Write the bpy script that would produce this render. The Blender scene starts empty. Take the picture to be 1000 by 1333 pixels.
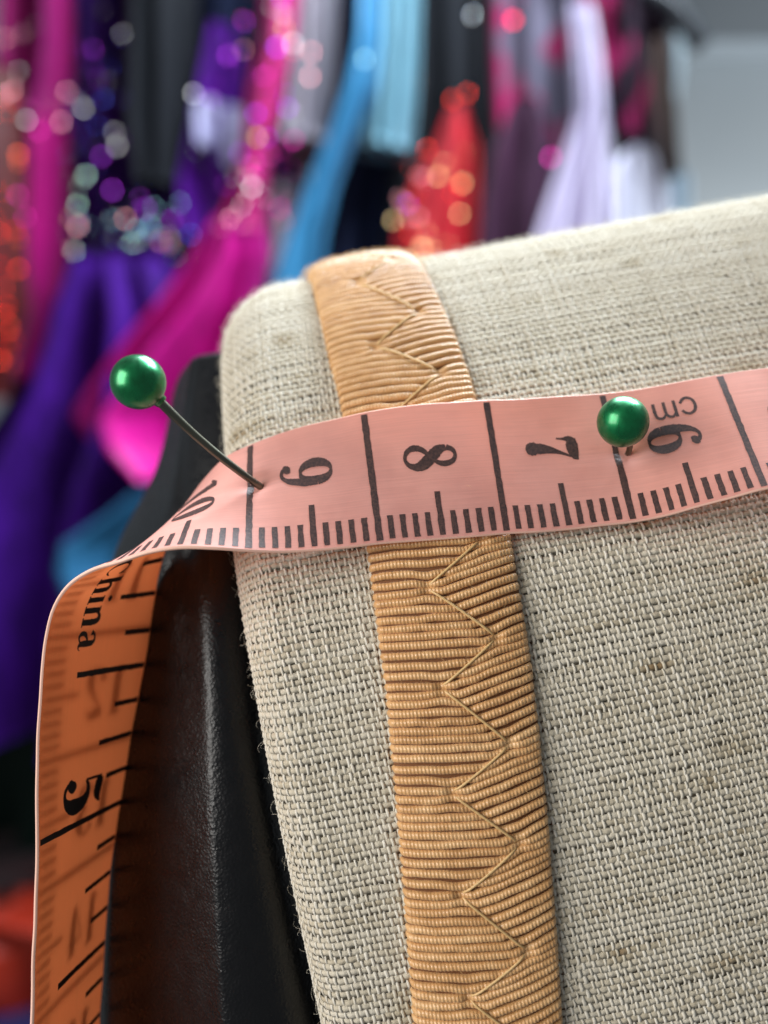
import bpy, math, random
import numpy as np
from mathutils import Matrix, Vector

rng = np.random.default_rng(7)
random.seed(7)
scene = bpy.context.scene
col = scene.collection

# ------------------------------------------------------------------ camera, world, lights, exposure
# Workbench frame: centimetres, x right, y up, z towards the camera, origin on the dress form where the
# tape crosses the shoulder; PITCH leans it so that the form stands upright in the room (metres, z up).
PITCH = math.radians(10.0)
BENCH = Vector((0.0, 0.0, 1.25))
CAM_DIST = 7.0
FOCAL = 1.08                                     # focal length / frame width
CP, SP = math.cos(PITCH), math.sin(PITCH)


def to_world(p):
    """bench centimetres -> world metres (numpy, last axis xyz)"""
    p = np.asarray(p, float) * 0.01
    x, y, z = p[..., 0], p[..., 1], p[..., 2]
    return np.stack([x + BENCH.x, y * SP - z * CP + BENCH.y, y * CP + z * SP + BENCH.z], -1)


cam_data = bpy.data.cameras.new('camera')
cam = bpy.data.objects.new('camera', cam_data)
col.objects.link(cam)
CAM = Vector(to_world((0, 0, CAM_DIST)))
cam.location = CAM
cam.rotation_euler = (math.radians(90) - PITCH, 0, 0)
cam_data.sensor_fit = 'HORIZONTAL'
cam_data.sensor_width = 36.0
cam_data.lens = 36.0 * FOCAL
cam_data.clip_start = 0.005
cam_data.clip_end = 50
cam_data.dof.use_dof = True
cam_data.dof.focus_distance = 0.0656
cam_data.dof.aperture_fstop = 38.88 / 2.1         # opening about 2 mm wide, as in a phone
scene.camera = cam

world = bpy.data.worlds.new('World')
scene.world = world
world.use_nodes = True
bgn = world.node_tree.nodes['Background']
bgn.inputs[0].default_value = (0.86, 0.93, 1.0, 1)
bgn.inputs[1].default_value = 0.22


def area_light(name, loc, target, sx, sy, power, color):
    d = bpy.data.lights.new(name, 'AREA')
    d.shape = 'RECTANGLE'
    d.size, d.size_y, d.energy, d.color = sx, sy, power, color
    o = bpy.data.objects.new(name, d)
    col.objects.link(o)
    o.location = loc
    o.rotation_euler = (Vector(target) - Vector(loc)).to_track_quat('-Z', 'Y').to_euler()
    return o


LIGHT_A = Vector((-0.325, -0.195, 1.355))
LIGHT_B = Vector((0.35, 0.62, 2.15))
area_light('window_light', LIGHT_A, (0, 0.0, 1.25), 0.27, 0.30, 2.5, (1.0, 0.965, 0.92))
area_light('skylight', LIGHT_B, (0, 0.0, 1.25), 0.9, 0.5, 72, (0.80, 0.91, 1.0))
area_light('wall_fill', (0.8, 1.22, 0.95), (0.7, 1.6, 1.5), 0.3, 0.3, 6.5, (0.9, 0.96, 1.0))  # added fill, unseen behind the form, to brighten the back wall

scene.render.engine = 'CYCLES'
scene.cycles.use_denoising = True
scene.cycles.max_bounces = 8
scene.cycles.sample_clamp_indirect = 6
vs = scene.view_settings
vs.view_transform = 'Standard'
vs.look = 'None'
vs.exposure = -0.16
vs.gamma = 1.0
vs.use_curve_mapping = False


# ------------------------------------------------------------------ helpers
def lin(r, g, b):
    def f(c):
        c /= 255.0
        return c / 12.92 if c <= 0.04045 else ((c + 0.055) / 1.055) ** 2.4
    return (f(r), f(g), f(b), 1.0)


def mat(name, color=(0.5, 0.5, 0.5, 1), rough=0.6, metal=0.0, **kw):
    m = bpy.data.materials.new(name)
    m.use_nodes = True
    p = m.node_tree.nodes['Principled BSDF']
    p.inputs['Base Color'].default_value = color
    p.inputs['Roughness'].default_value = rough
    p.inputs['Metallic'].default_value = metal
    for k, v in kw.items():
        p.inputs[k.replace('_', ' ')].default_value = v
    return m


def node(m, typ, **props):
    n = m.node_tree.nodes.new(typ)
    for k, v in props.items():
        setattr(n, k, v)
    return n


def link(m, a, b):
    m.node_tree.links.new(a, b)


def bsdf(m):
    return m.node_tree.nodes['Principled BSDF']


def noise(m, scale, detail=3, rough=0.55, coord='Object', stretch=None):
    tc = node(m, 'ShaderNodeTexCoord')
    n = node(m, 'ShaderNodeTexNoise')
    n.inputs['Scale'].default_value = scale
    n.inputs['Detail'].default_value = detail
    n.inputs['Roughness'].default_value = rough
    if stretch:
        mp = node(m, 'ShaderNodeMapping')
        mp.inputs['Scale'].default_value = stretch
        link(m, tc.outputs[coord], mp.inputs['Vector'])
        link(m, mp.outputs['Vector'], n.inputs['Vector'])
    else:
        link(m, tc.outputs[coord], n.inputs['Vector'])
    return n


def ramp(m, src, stops):
    r = node(m, 'ShaderNodeValToRGB')
    e = r.color_ramp.elements
    while len(e) < len(stops):
        e.new(0.5)
    for el, (pos, c) in zip(e, stops):
        el.position = pos
        el.color = c
    link(m, src, r.inputs['Fac'])
    return r


def bump(m, src, strength, dist):
    b = node(m, 'ShaderNodeBump')
    b.inputs['Strength'].default_value = strength
    b.inputs['Distance'].default_value = dist
    link(m, src, b.inputs['Height'])
    link(m, b.outputs['Normal'], bsdf(m).inputs['Normal'])
    return b


def mesh_obj(name, verts, faces, material, parent=None, smooth=True, attr=None, uv=None, is_world=False, kind=None):
    """verts (n,3) in bench centimetres unless is_world; faces (m,4) int array or list"""
    v = np.asarray(verts, np.float64)
    if not is_world:
        v = to_world(v)
    me = bpy.data.meshes.new(name)
    if isinstance(faces, np.ndarray) and faces.ndim == 2:
        k = faces.shape[1]
        me.vertices.add(len(v))
        me.vertices.foreach_set('co', v.astype(np.float32).ravel())
        me.loops.add(faces.size)
        me.loops.foreach_set('vertex_index', faces.astype(np.int32).ravel())
        me.polygons.add(len(faces))
        me.polygons.foreach_set('loop_start', np.arange(0, faces.size, k, dtype=np.int32))
        me.update(calc_edges=True)
    else:
        me.from_pydata([tuple(p) for p in v], [], [list(map(int, f)) for f in faces])
    me.polygons.foreach_set('use_smooth', np.full(len(me.polygons), smooth))
    if attr is not None:
        for an, av in attr.items():
            a = me.attributes.new(an, 'FLOAT', 'POINT')
            a.data.foreach_set('value', np.asarray(av, np.float32).ravel())
    if uv is not None:
        a = me.attributes.new('band', 'FLOAT_VECTOR', 'POINT')
        w = np.zeros((len(v), 3), np.float32)
        w[:, :2] = uv
        a.data.foreach_set('vector', w.ravel())
    for mm in (material if isinstance(material, (list, tuple)) else [material]):
        me.materials.append(mm)
    o = bpy.data.objects.new(name, me)
    col.objects.link(o)
    if parent is not None:
        o.parent = parent
        o.matrix_parent_inverse = parent.matrix_basis.inverted()
    if kind:
        o['kind'] = kind
    me.update()
    return o


def thing(name, label, category, loc, group=None):
    o = bpy.data.objects.new(name, None)
    o.empty_display_size = 0.01
    col.objects.link(o)
    o.location = loc
    o['label'] = label
    o['category'] = category
    if group:
        o['group'] = group
    return o


def grid_faces(nu, nv, wrap_v=False, base=0):
    """quads of a nu x nv vertex grid, index = i*nv + j"""
    i = np.arange(nu - 1)[:, None]
    j = np.arange(nv if wrap_v else nv - 1)[None, :]
    j2 = (j + 1) % nv
    f = np.stack([i * nv + j, i * nv + j2, (i + 1) * nv + j2, (i + 1) * nv + j], -1)
    return f.reshape(-1, 4) + base


def smooth_noise(n, step, amp):
    k = max(2, int(n / step) + 3)
    return np.interp(np.linspace(0, k - 1.001, n), np.arange(k), rng.normal(0, amp, k))


def catmull(pts, n):
    p = np.asarray(pts, float)
    p = np.vstack([2 * p[0] - p[1], p, 2 * p[-1] - p[-2]])
    t = np.linspace(0, len(p) - 3 - 1e-6, n)
    i = t.astype(int)
    f = (t - i)[:, None]
    a, b, c, d = p[i], p[i + 1], p[i + 2], p[i + 3]
    return 0.5 * ((2 * b) + (c - a) * f + (2 * a - 5 * b + 4 * c - d) * f ** 2 + (3 * b - a - 3 * c + d) * f ** 3)


def tube(path, rad, sides=8, caps=True):
    """closed tube round a path (n,3), radius scalar or (n,)"""
    path = np.asarray(path, float)
    n = len(path)
    rad = np.broadcast_to(np.asarray(rad, float), (n,))
    t = np.gradient(path, axis=0)
    t /= np.linalg.norm(t, axis=1)[:, None]
    ref = np.array([0.31, 0.17, 0.93])
    a = np.cross(t, ref)
    a /= np.linalg.norm(a, axis=1)[:, None]
    b = np.cross(t, a)
    ang = np.linspace(0, 2 * math.pi, sides, endpoint=False)
    v = path[:, None] + rad[:, None, None] * (np.cos(ang)[None, :, None] * a[:, None] + np.sin(ang)[None, :, None] * b[:, None])
    f = [tuple(q) for q in grid_faces(n, sides, True)]
    v = v.reshape(-1, 3)
    if caps:
        f.append(tuple(range(sides))[::-1])
        f.append(tuple(range((n - 1) * sides, n * sides)))
    return v, f


# ------------------------------------------------------------------ the form's surface (bench cm)
PHI = math.radians(10.3)
E1 = np.array([math.cos(PHI), math.sin(PHI), 0.0])      # across the shoulder
E2 = np.array([-math.sin(PHI), math.cos(PHI), 0.0])     # up the chest
E3 = np.array([0.0, 0.0, 1.0])
ORG = np.array([0.39, 0.35, 0.0])
TV = [-9, -5, -4, -3.4, -3.0, -2.7, -2.3, -1.8, -1.2, -.5, 0, .7, 1.5, 3, 5, 8, 14]
TT = [112, 105, 96, 86, 75, 62, 47, 36, 30, 26, 23, 15, 8, 1, -4, -9, -14]
PV = np.linspace(-9, 14, 2301)
PT = np.radians(np.interp(PV, TV, TT))
_k = np.hanning(61)
_k /= _k.sum()
PT = np.convolve(np.pad(PT, 30, 'edge'), _k, 'valid')
PY = np.concatenate([[0], np.cumsum(-(np.cos(PT[1:]) + np.cos(PT[:-1])) / 2 * np.diff(PV))])
PZ = np.concatenate([[0], np.cumsum((np.sin(PT[1:]) + np.sin(PT[:-1])) / 2 * np.diff(PV))])
PY -= np.interp(0, PV, PY)
PZ -= np.interp(0, PV, PZ)
EDGE = -1.74                                             # where the cover turns round to the armhole


def chest(a, v, h=0.0):
    """point on the chest: a cm across, v cm down the cloth, h cm proud of it"""
    a, v, h = np.broadcast_arrays(np.asarray(a, float), np.asarray(v, float), np.asarray(h, float))
    y, z, t = np.interp(v, PV, PY), np.interp(v, PV, PZ), np.interp(v, PV, PT)
    r = np.interp(v, [-3, -1.2, 0.3, 2, 6], [0.75, 0.6, 0.42, 0.34, 0.34])
    z = z - 0.030 * np.clip(a, 0, 9) ** 2 * np.clip((v + 2.9) / 2.6, 0, 1)
    # distance along the cloth from the turned edge; beyond r*pi/2 the cloth lies flat
    edge = np.interp(v, [-3, 0, 4, 6], [-1.83, -1.80, -1.70, -1.66])
    b = a - edge + r * (math.pi / 2 - 1)
    al = np.clip(math.pi / 2 - b / r, 0, 2.2)
    turned = al > 0
    x = np.where(turned, edge + r - (r + h) * np.sin(al), a)
    dep = np.where(turned, (r + h) * np.cos(al) - r, h)
    y = y + dep * np.sin(t)
    z = z + dep * np.cos(t)
    return ORG + x[..., None] * E1 + y[..., None] * E2 + z[..., None] * E3


# ------------------------------------------------------------------ materials of the form
M = {}
m = M['linen'] = mat('linen_yarn', rough=0.9, Sheen_Weight=0.1, Sheen_Roughness=0.5, Specular_IOR_Level=0.15)
at = node(m, 'ShaderNodeAttribute', attribute_name='tone')
rp = ramp(m, at.outputs['Fac'], [(0.0, lin(142, 116, 82)), (0.22, lin(176, 163, 138)), (0.5, lin(203, 194, 174)), (1.0, lin(228, 223, 211))])
link(m, rp.outputs['Color'], bsdf(m).inputs['Base Color'])
nz = noise(m, 14000, 3)
bump(m, nz.outputs['Fac'], 0.8, 0.00010)

m = M['lining'] = mat('form_padding', lin(150, 140, 120), 0.95)
nz = noise(m, 900, 4)
rp = ramp(m, nz.outputs['Fac'], [(0.3, lin(192, 181, 158)), (0.7, lin(216, 207, 188))])
link(m, rp.outputs['Color'], bsdf(m).inputs['Base Color'])

m = M['fibre'] = mat('loose_linen_fibre', lin(225, 218, 200), 0.6)

m = M['leather'] = mat('black_leatherette', lin(13, 13, 15), 0.3, Specular_IOR_Level=0.36)
tc = node(m, 'ShaderNodeTexCoord')
vo = node(m, 'ShaderNodeTexVoronoi', feature='SMOOTH_F1')
vo.inputs['Scale'].default_value = 4000
vo.inputs['Smoothness'].default_value = 0.4
nz2 = noise(m, 900, 4, 0.6)
mixv = node(m, 'ShaderNodeVectorMath', operation='MULTIPLY_ADD')
link(m, nz2.outputs['Color'], mixv.inputs[0])
mixv.inputs[1].default_value = (0.0006, 0.0006, 0.0006)
link(m, tc.outputs['Object'], mixv.inputs[2])
link(m, mixv.outputs['Vector'], vo.inputs['Vector'])
bump(m, vo.outputs['Distance'], 0.4, 0.00010)
nz = noise(m, 700, 3)
rp = ramp(m, nz.outputs['Fac'], [(0.35, (0.27, 0.27, 0.27, 1)), (0.65, (0.36, 0.36, 0.36, 1))])
link(m, rp.outputs['Color'], bsdf(m).inputs['Roughness'])

# ------------------------------------------------------------------ dress form
form = thing('dress_form', 'dress form shoulder in pale woven linen beside a black leather armhole panel', 'dress form', to_world((1.0, -6, -4)))

# padding under the cover, reaching well past the frame
av = np.concatenate([np.linspace(-3.4, -0.6, 50), np.linspace(-0.5, 9, 30)])
vv = np.concatenate([np.linspace(-7, 7, 90), np.linspace(7.3, 13.5, 14)])
A, Vv = np.meshgrid(av, vv, indexing='ij')
o = mesh_obj('padding', chest(A, Vv, -0.05).reshape(-1, 3), grid_faces(len(av), len(vv)), M['lining'], form)

# woven cover: every yarn is a real thread passing over and under the crossing ones
WARP, WEFT = 0.0405, 0.0560
A0, A1, V0, V1 = -2.9, 4.3, -4.0, 5.3
SID = 5
ang = np.linspace(0, 2 * math.pi, SID, endpoint=False) + 0.3
nwarp = int((A1 - A0) / WARP)
nweft = int((V1 - V0) / WEFT)


def slub(n):
    return 1 + np.clip(smooth_noise(n, 16, 0.19), -0.34, 0.55)


ALLV, ALLF, ALLT = [], [], []
base = 0
# coarse stain field of darker flecks
fleck = [(rng.uniform(A0, A1), rng.uniform(V0, V1), rng.uniform(0.07, 0.22), rng.uniform(0.05, 0.10)) for _ in range(55)]


def flecks(a, v):
    s = np.zeros_like(a)
    for fa, fv, la, lv in fleck:
        s = np.maximum(s, np.exp(-((a - fa) / la) ** 2 - ((v - fv) / lv) ** 2))
    return s


def add_yarn(a, v, h, hw, hh, tone, along):
    global base
    n = len(a)
    wob = np.cos(ang)[None, :] * hw[:, None]
    up = np.sin(ang)[None, :] * hh[:, None]
    if along == 'v':
        p = chest(a[:, None] + wob, np.repeat(v[:, None], SID, 1), h[:, None] + up)
    else:
        p = chest(np.repeat(a[:, None], SID, 1), v[:, None] + wob, h[:, None] + up)
    ALLV.append(p.reshape(-1, 3))
    ALLF.append(grid_faces(n, SID, True, base))
    ALLT.append(np.repeat(tone, SID))
    base += n * SID


voff = rng.normal(0, 0.0055, nweft + 2)
aoff = rng.normal(0, 0.0045, nwarp + 2)
n = int((V1 - V0) / WEFT * 3.2)
v = np.linspace(V0, V1, n)
for i in range(nwarp):
    ph = (v - V0) / WEFT
    a0 = A0 + i * WARP + aoff[i]
    a = a0 + smooth_noise(n, 9, 0.0048) + 0.004 * np.sin(math.pi * (ph + i) + 0.7)
    c = np.cos(math.pi * (ph + i))
    h = 0.0100 * np.sign(c) * np.abs(c) ** 0.8 + smooth_noise(n, 40, 0.002)
    sl = slub(n)
    tone = 0.80 + rng.normal(0, 0.05) + smooth_noise(n, 9, 0.06) - 0.30 * flecks(a, v)
    add_yarn(a, v, h, 0.0130 * sl, 0.0090 * sl ** 0.5, tone, 'v')
n = int((A1 - A0) / WARP * 2.8)
a = np.linspace(A0, A1, n)
for j in range(nweft):
    ph = (a - A0) / WARP
    v0 = V0 + j * WEFT + voff[j]
    v = v0 + smooth_noise(n, 9, 0.0055)
    h = -0.0040 * np.cos(math.pi * (ph + j)) + smooth_noise(n, 40, 0.0015)
    sl = slub(n)
    tone = 0.50 + rng.normal(0, 0.05) + smooth_noise(n, 9, 0.06) - 0.34 * flecks(a, v)
    add_yarn(a, v, h, 0.0281 * (0.5 + 0.5 * sl), 0.0090 * sl ** 0.5, tone, 'a')
o = mesh_obj('linen_weave', np.vstack(ALLV), np.vstack(ALLF), M['linen'], form, attr={'tone': np.concatenate(ALLT)}, kind='stuff')

# loose fibres standing off the cloth
HV, HF = [], []
hb = 0
NF = 2600
for q in range(NF):
    if q < 260:
        a, v = rng.uniform(-2.2, -1.6), rng.uniform(-3.6, 5.2)
    elif q < 1500:
        a, v = rng.uniform(-2.0, 4.5), rng.uniform(-3.4, -2.3)
    else:
        a, v = rng.uniform(-1.7, 4.5), rng.uniform(-3.4, 5.2)
    L = rng.uniform(0.04, 0.16)
    th = rng.uniform(0, 2 * math.pi)
    hgt = rng.uniform(0.01, 0.06)
    t = np.linspace(0, 1, 6)
    cv = rng.normal(0, 0.3)
    pa = a + L * t * np.cos(th + cv * t)
    pv = v + L * t * np.sin(th + cv * t)
    p = chest(pa, pv, 0.02 + hgt * np.sin(t * rng.uniform(1.4, 2.8)))
    tv, tf = tube(p, np.linspace(0.0010, 0.0005, 6), 3, False)
    HV.append(tv)
    HF.append(np.array(tf) + hb)
    hb += len(tv)
mesh_obj('loose_fibres', np.vstack(HV), np.vstack(HF), M['fibre'], form, kind='stuff')

# black leather armhole panel: cross sections (x, z) at heights y, bench cm
SECT = [
    (1.85, [(-1.2, -2.9), (-1.7, -2.7), (-2.00, -2.8), (-2.12, -2.95), (-2.2, -3.1), (-2.45, -3.8)]),
    (1.72, [(-1.2, -2.2), (-1.70, -2.0), (-1.98, -2.1), (-2.09, -2.22), (-2.18, -2.4), (-2.46, -3.4)]),
    (1.50, [(-1.2, -1.9), (-1.66, -1.75), (-1.95, -1.85), (-2.08, -1.98), (-2.18, -2.15), (-2.56, -3.2)]),
    (0.55, [(-1.1, -1.0), (-1.52, -1.02), (-1.82, -1.15), (-2.02, -1.35), (-2.2, -1.65), (-2.70, -2.9)]),
    (-0.52, [(-1.1, -0.6), (-1.42, -0.46), (-1.62, -0.46), (-1.80, -0.56), (-2.16, -0.76), (-2.95, -2.0)]),
    (-1.60, [(-1.0, -0.4), (-1.22, -0.17), (-1.46, -0.09), (-1.70, -0.24), (-2.42, -0.78), (-2.92, -1.60)]),
    (-2.72, [(-0.85, -0.2), (-1.04, 0.06), (-1.34, 0.15), (-1.60, 0.01), (-2.62, -0.79), (-2.95, -1.50)]),
    (-4.30, [(-0.55, -0.1), (-0.76, 0.16), (-1.20, 0.30), (-1.50, 0.14), (-2.70, -0.72), (-2.90, -1.30)]),
    (-5.60, [(-0.35, -0.1), (-0.55, 0.2), (-1.08, 0.34), (-1.40, 0.16), (-2.64, -0.68), (-2.86, -1.30)]),
    (-8.00, [(-0.2, -0.6), (-0.40, -0.4), (-1.0, -0.2), (-1.3, -0.34), (-2.6, -0.9), (-2.8, -1.5)]),
]
ys = np.array([s[0] for s in SECT])
sec = np.array([s[1] for s in SECT])                       # rows, 5, 2
NR = 120
rows = catmull(np.concatenate([ys[:, None], sec.reshape(len(ys), -1)], 1), NR)
V_ = []
NC = 56
for r_ in rows:
    pts = r_[1:].reshape(6, 2)
    back = [(pts[-1][0] + 0.25, pts[-1][1] - 0.9), (pts[-1][0] + 1.0, pts[-1][1] - 1.4), (0.0, pts[-1][1] - 1.5)]
    c = catmull(np.vstack([pts, back]), NC)
    V_.append(np.stack([c[:, 0], np.full(NC, r_[0]), c[:, 1]], 1))
V_ = np.vstack(V_)
mesh_obj('armhole_panel', V_, grid_faces(NR, NC)[:, ::-1].copy(), M['leather'], form)

# narrow black piping in the seam between panel and linen
yv = np.linspace(2.0, -5.2, 60)
seam = []
for vq in np.linspace(-2.6, 5.4, 70):
    seam.append(chest(EDGE - 0.62, vq, 0.0) * 1.0)
seam = np.array(seam)
pv_, pf_ = tube(seam, 0.085, 10)
mesh_obj('seam_piping', pv_, pf_, M['leather'], form)

# ------------------------------------------------------------------ grosgrain strap
M['strap'] = m = mat('golden_grosgrain', lin(206, 160, 104), 0.3, Specular_IOR_Level=0.65, Sheen_Weight=0.15)
nz = noise(m, 500, 4)
at = node(m, 'ShaderNodeAttribute', attribute_name='tone')
mx = node(m, 'ShaderNodeMath', operation='MULTIPLY_ADD')
link(m, nz.outputs['Fac'], mx.inputs[0])
mx.inputs[1].default_value = 0.35
link(m, at.outputs['Fac'], mx.inputs[2])
rp = ramp(m, mx.outputs[0], [(0.15, lin(158, 110, 62)), (0.5, lin(206, 158, 103)), (0.9, lin(236, 198, 146))])
link(m, rp.outputs['Color'], bsdf(m).inputs['Base Color'])
nz3 = noise(m, 12000, 2)
bump(m, nz3.outputs['Fac'], 0.6, 0.00005)
M['strap_base'] = mat('shaded_grosgrain_ground', lin(112, 70, 36), 0.8)  # dark brown puts the shade of the rib grooves into the colour
M['thread'] = m = mat('sewing_thread', lin(208, 172, 118), 0.45)

strap = thing('strap', 'golden tan ribbed strap with zigzag stitching running over the dress form shoulder', 'strap', to_world(chest(-0.3, 5.0)))
CV = [-4.6, -3.6, -3.0, -2.4, -0.8, 0.65, 1.8, 2.95, 4.2, 5.6]
CA = [-0.42, -0.33, -0.27, -0.19, -0.07, -0.05, -0.10, -0.20, -0.33, -0.50]
HALF = 0.60
LPT = [-4.5, -3.7, -2.9, -2.13, -1.26, -.5, .25, 1.0, 1.77, 2.56, 3.33, 4.12, 4.9, 5.7]
RPT = [-4.1, -3.3, -2.5, -1.6, -.86, -.1, .7, 1.47, 2.28, 3.03, 3.85, 4.6, 5.3]
ZL, ZR = -0.16, 0.335
zz = sorted([(v, ZL) for v in LPT] + [(v, ZR) for v in RPT])
ZV, ZW = [q[0] for q in zz], [q[1] for q in zz]


def strap_height(w, v):
    e = np.clip(np.abs(w) / HALF, 0, 1)
    h = 0.030 + 0.128 * np.clip(1 - e ** 2.1, 0, 1) ** 0.55 - 0.03 * np.clip(e - 0.93, 0, 1) / 0.07
    d = np.abs(w - np.interp(v, ZV, ZW))
    h = h - 0.012 * np.exp(-(d / 0.05) ** 2)
    for nv, nw in zz:
        h = h - 0.026 * np.exp(-((w - nw) / 0.05) ** 2 - ((v - nv) / 0.06) ** 2)
    return h


PITCHR = 0.0715
nr = int((5.5 + 4.4) / PITCHR)
NW = 176
w = np.linspace(-HALF, HALF, NW)
NS = 7
sa = np.linspace(-0.15 * math.pi, 1.15 * math.pi, NS)
for k in range(nr):
    v0 = -4.4 + k * PITCHR + rng.normal(0, 0.0016)
    ztop = np.interp(v0, ZV, ZW)
    # a rib dips towards the seam and climbs to either side, more to the right
    mid = np.mean([ZL, ZR]) * 0.4 + ztop * 0.6
    dv = -np.where(w < mid, 0.12 * (mid - w), 0.17 * (w - mid)) + 0.02
    dv = dv + 0.018 * np.exp(-((w - ztop) / 0.12) ** 2) * np.sign(np.sin(0))
    for nv, nw in zz:                                      # stitches gather the ribs towards their holes
        dd = (v0 + dv) - nv
        dv = dv - 0.34 * dd * np.exp(-((w - nw) / 0.09) ** 2 - (dd / 0.12) ** 2)
    dv = dv + smooth_noise(NW, 22, 0.003)
    vq = v0 + dv
    hh = strap_height(w, vq)
    env = np.clip((HALF - np.abs(w)) / 0.02, 0.25, 1)
    tw = 1 + 0.11 * np.sin(2 * math.pi * w / 0.0285 + rng.uniform(0, 6.28)) + smooth_noise(NW, 4, 0.03)
    rw = 0.0318 * env * (0.96 + 0.06 * tw)
    rh = 0.041 * env * tw * 0.95
    ca = np.interp(v0, CV, CA)
    P = chest(ca + w[:, None] * np.interp(v0, [-3.2, -1.2], [0.91, 1.0]) + 0 * sa, vq[:, None] + np.cos(sa) * rw[:, None], hh[:, None] - 0.02 + np.sin(sa) * rh[:, None])
    tone = np.repeat(0.34 + rng.normal(0, 0.04) + smooth_noise(NW, 10, 0.04) + 0.06 * (tw - 1), NS)
    mesh_obj('rib', P.reshape(-1, 3), grid_faces(NW, NS), M['strap'], strap, attr={'tone': tone})

# ground of the strap under and at the sides of the ribs
wv = np.concatenate([[-HALF - 0.012], np.linspace(-HALF, HALF, 41), [HALF + 0.012]])
vv = np.linspace(-4.4, 5.5, 200)
Wg, Vg = np.meshgrid(wv, vv, indexing='ij')
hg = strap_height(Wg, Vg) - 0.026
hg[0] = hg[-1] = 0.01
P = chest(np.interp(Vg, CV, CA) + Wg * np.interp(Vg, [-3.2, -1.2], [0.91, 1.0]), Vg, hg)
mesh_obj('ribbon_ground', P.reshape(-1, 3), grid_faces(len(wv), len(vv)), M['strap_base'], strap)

for (va, wa), (vb, wb) in zip(zz[:-1], zz[1:]):
    n = 40
    t = np.linspace(0.03, 0.97, n)
    vq, wq = va + (vb - va) * t, wa + (wb - wa) * t + 0.008 * np.sin(t * math.pi)
    hq = strap_height(wq, vq) + 0.008 + 0.020 * np.sin(t * math.pi) ** 0.35 * 1.0
    hq = hq - 0.05 * (np.exp(-t / 0.05) + np.exp(-(1 - t) / 0.05))
    c = chest(np.interp(vq, CV, CA) + wq * np.interp(vq, [-3.2, -1.2], [0.91, 1.0]), vq, hq)
    sv, sf = tube(c, 0.0105 * (1 + 0.12 * np.sin(t * 90)), 7)
    mesh_obj('stitch', sv, sf, M['thread'], strap)

# fuzz on the strap, most of it where it goes over the shoulder
HV, HF = [], []
hb = 0
for q in range(1500):
    v = rng.uniform(-3.4, -2.2) if q < 1000 else rng.uniform(-3.4, 5.2)
    w0 = rng.uniform(-HALF, HALF)
    L, th, cv, hgt = rng.uniform(0.03, 0.11), rng.uniform(0, 2 * math.pi), rng.normal(0, 0.4), rng.uniform(0.01, 0.05)
    t = np.linspace(0, 1, 6)
    pw, pv = w0 + L * t * np.cos(th + cv * t), v + L * t * np.sin(th + cv * t)
    p = chest(np.interp(pv, CV, CA) + pw, pv, strap_height(pw, pv) + 0.012 + hgt * np.sin(t * 2.2))
    tv, tf = tube(p, np.linspace(0.0010, 0.0005, 6), 3, False)
    HV.append(tv)
    HF.append(np.array(tf) + hb)
    hb += len(tv)
mesh_obj('strap_fuzz', np.vstack(HV), np.vstack(HF), M['thread'], strap, kind='stuff')
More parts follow.
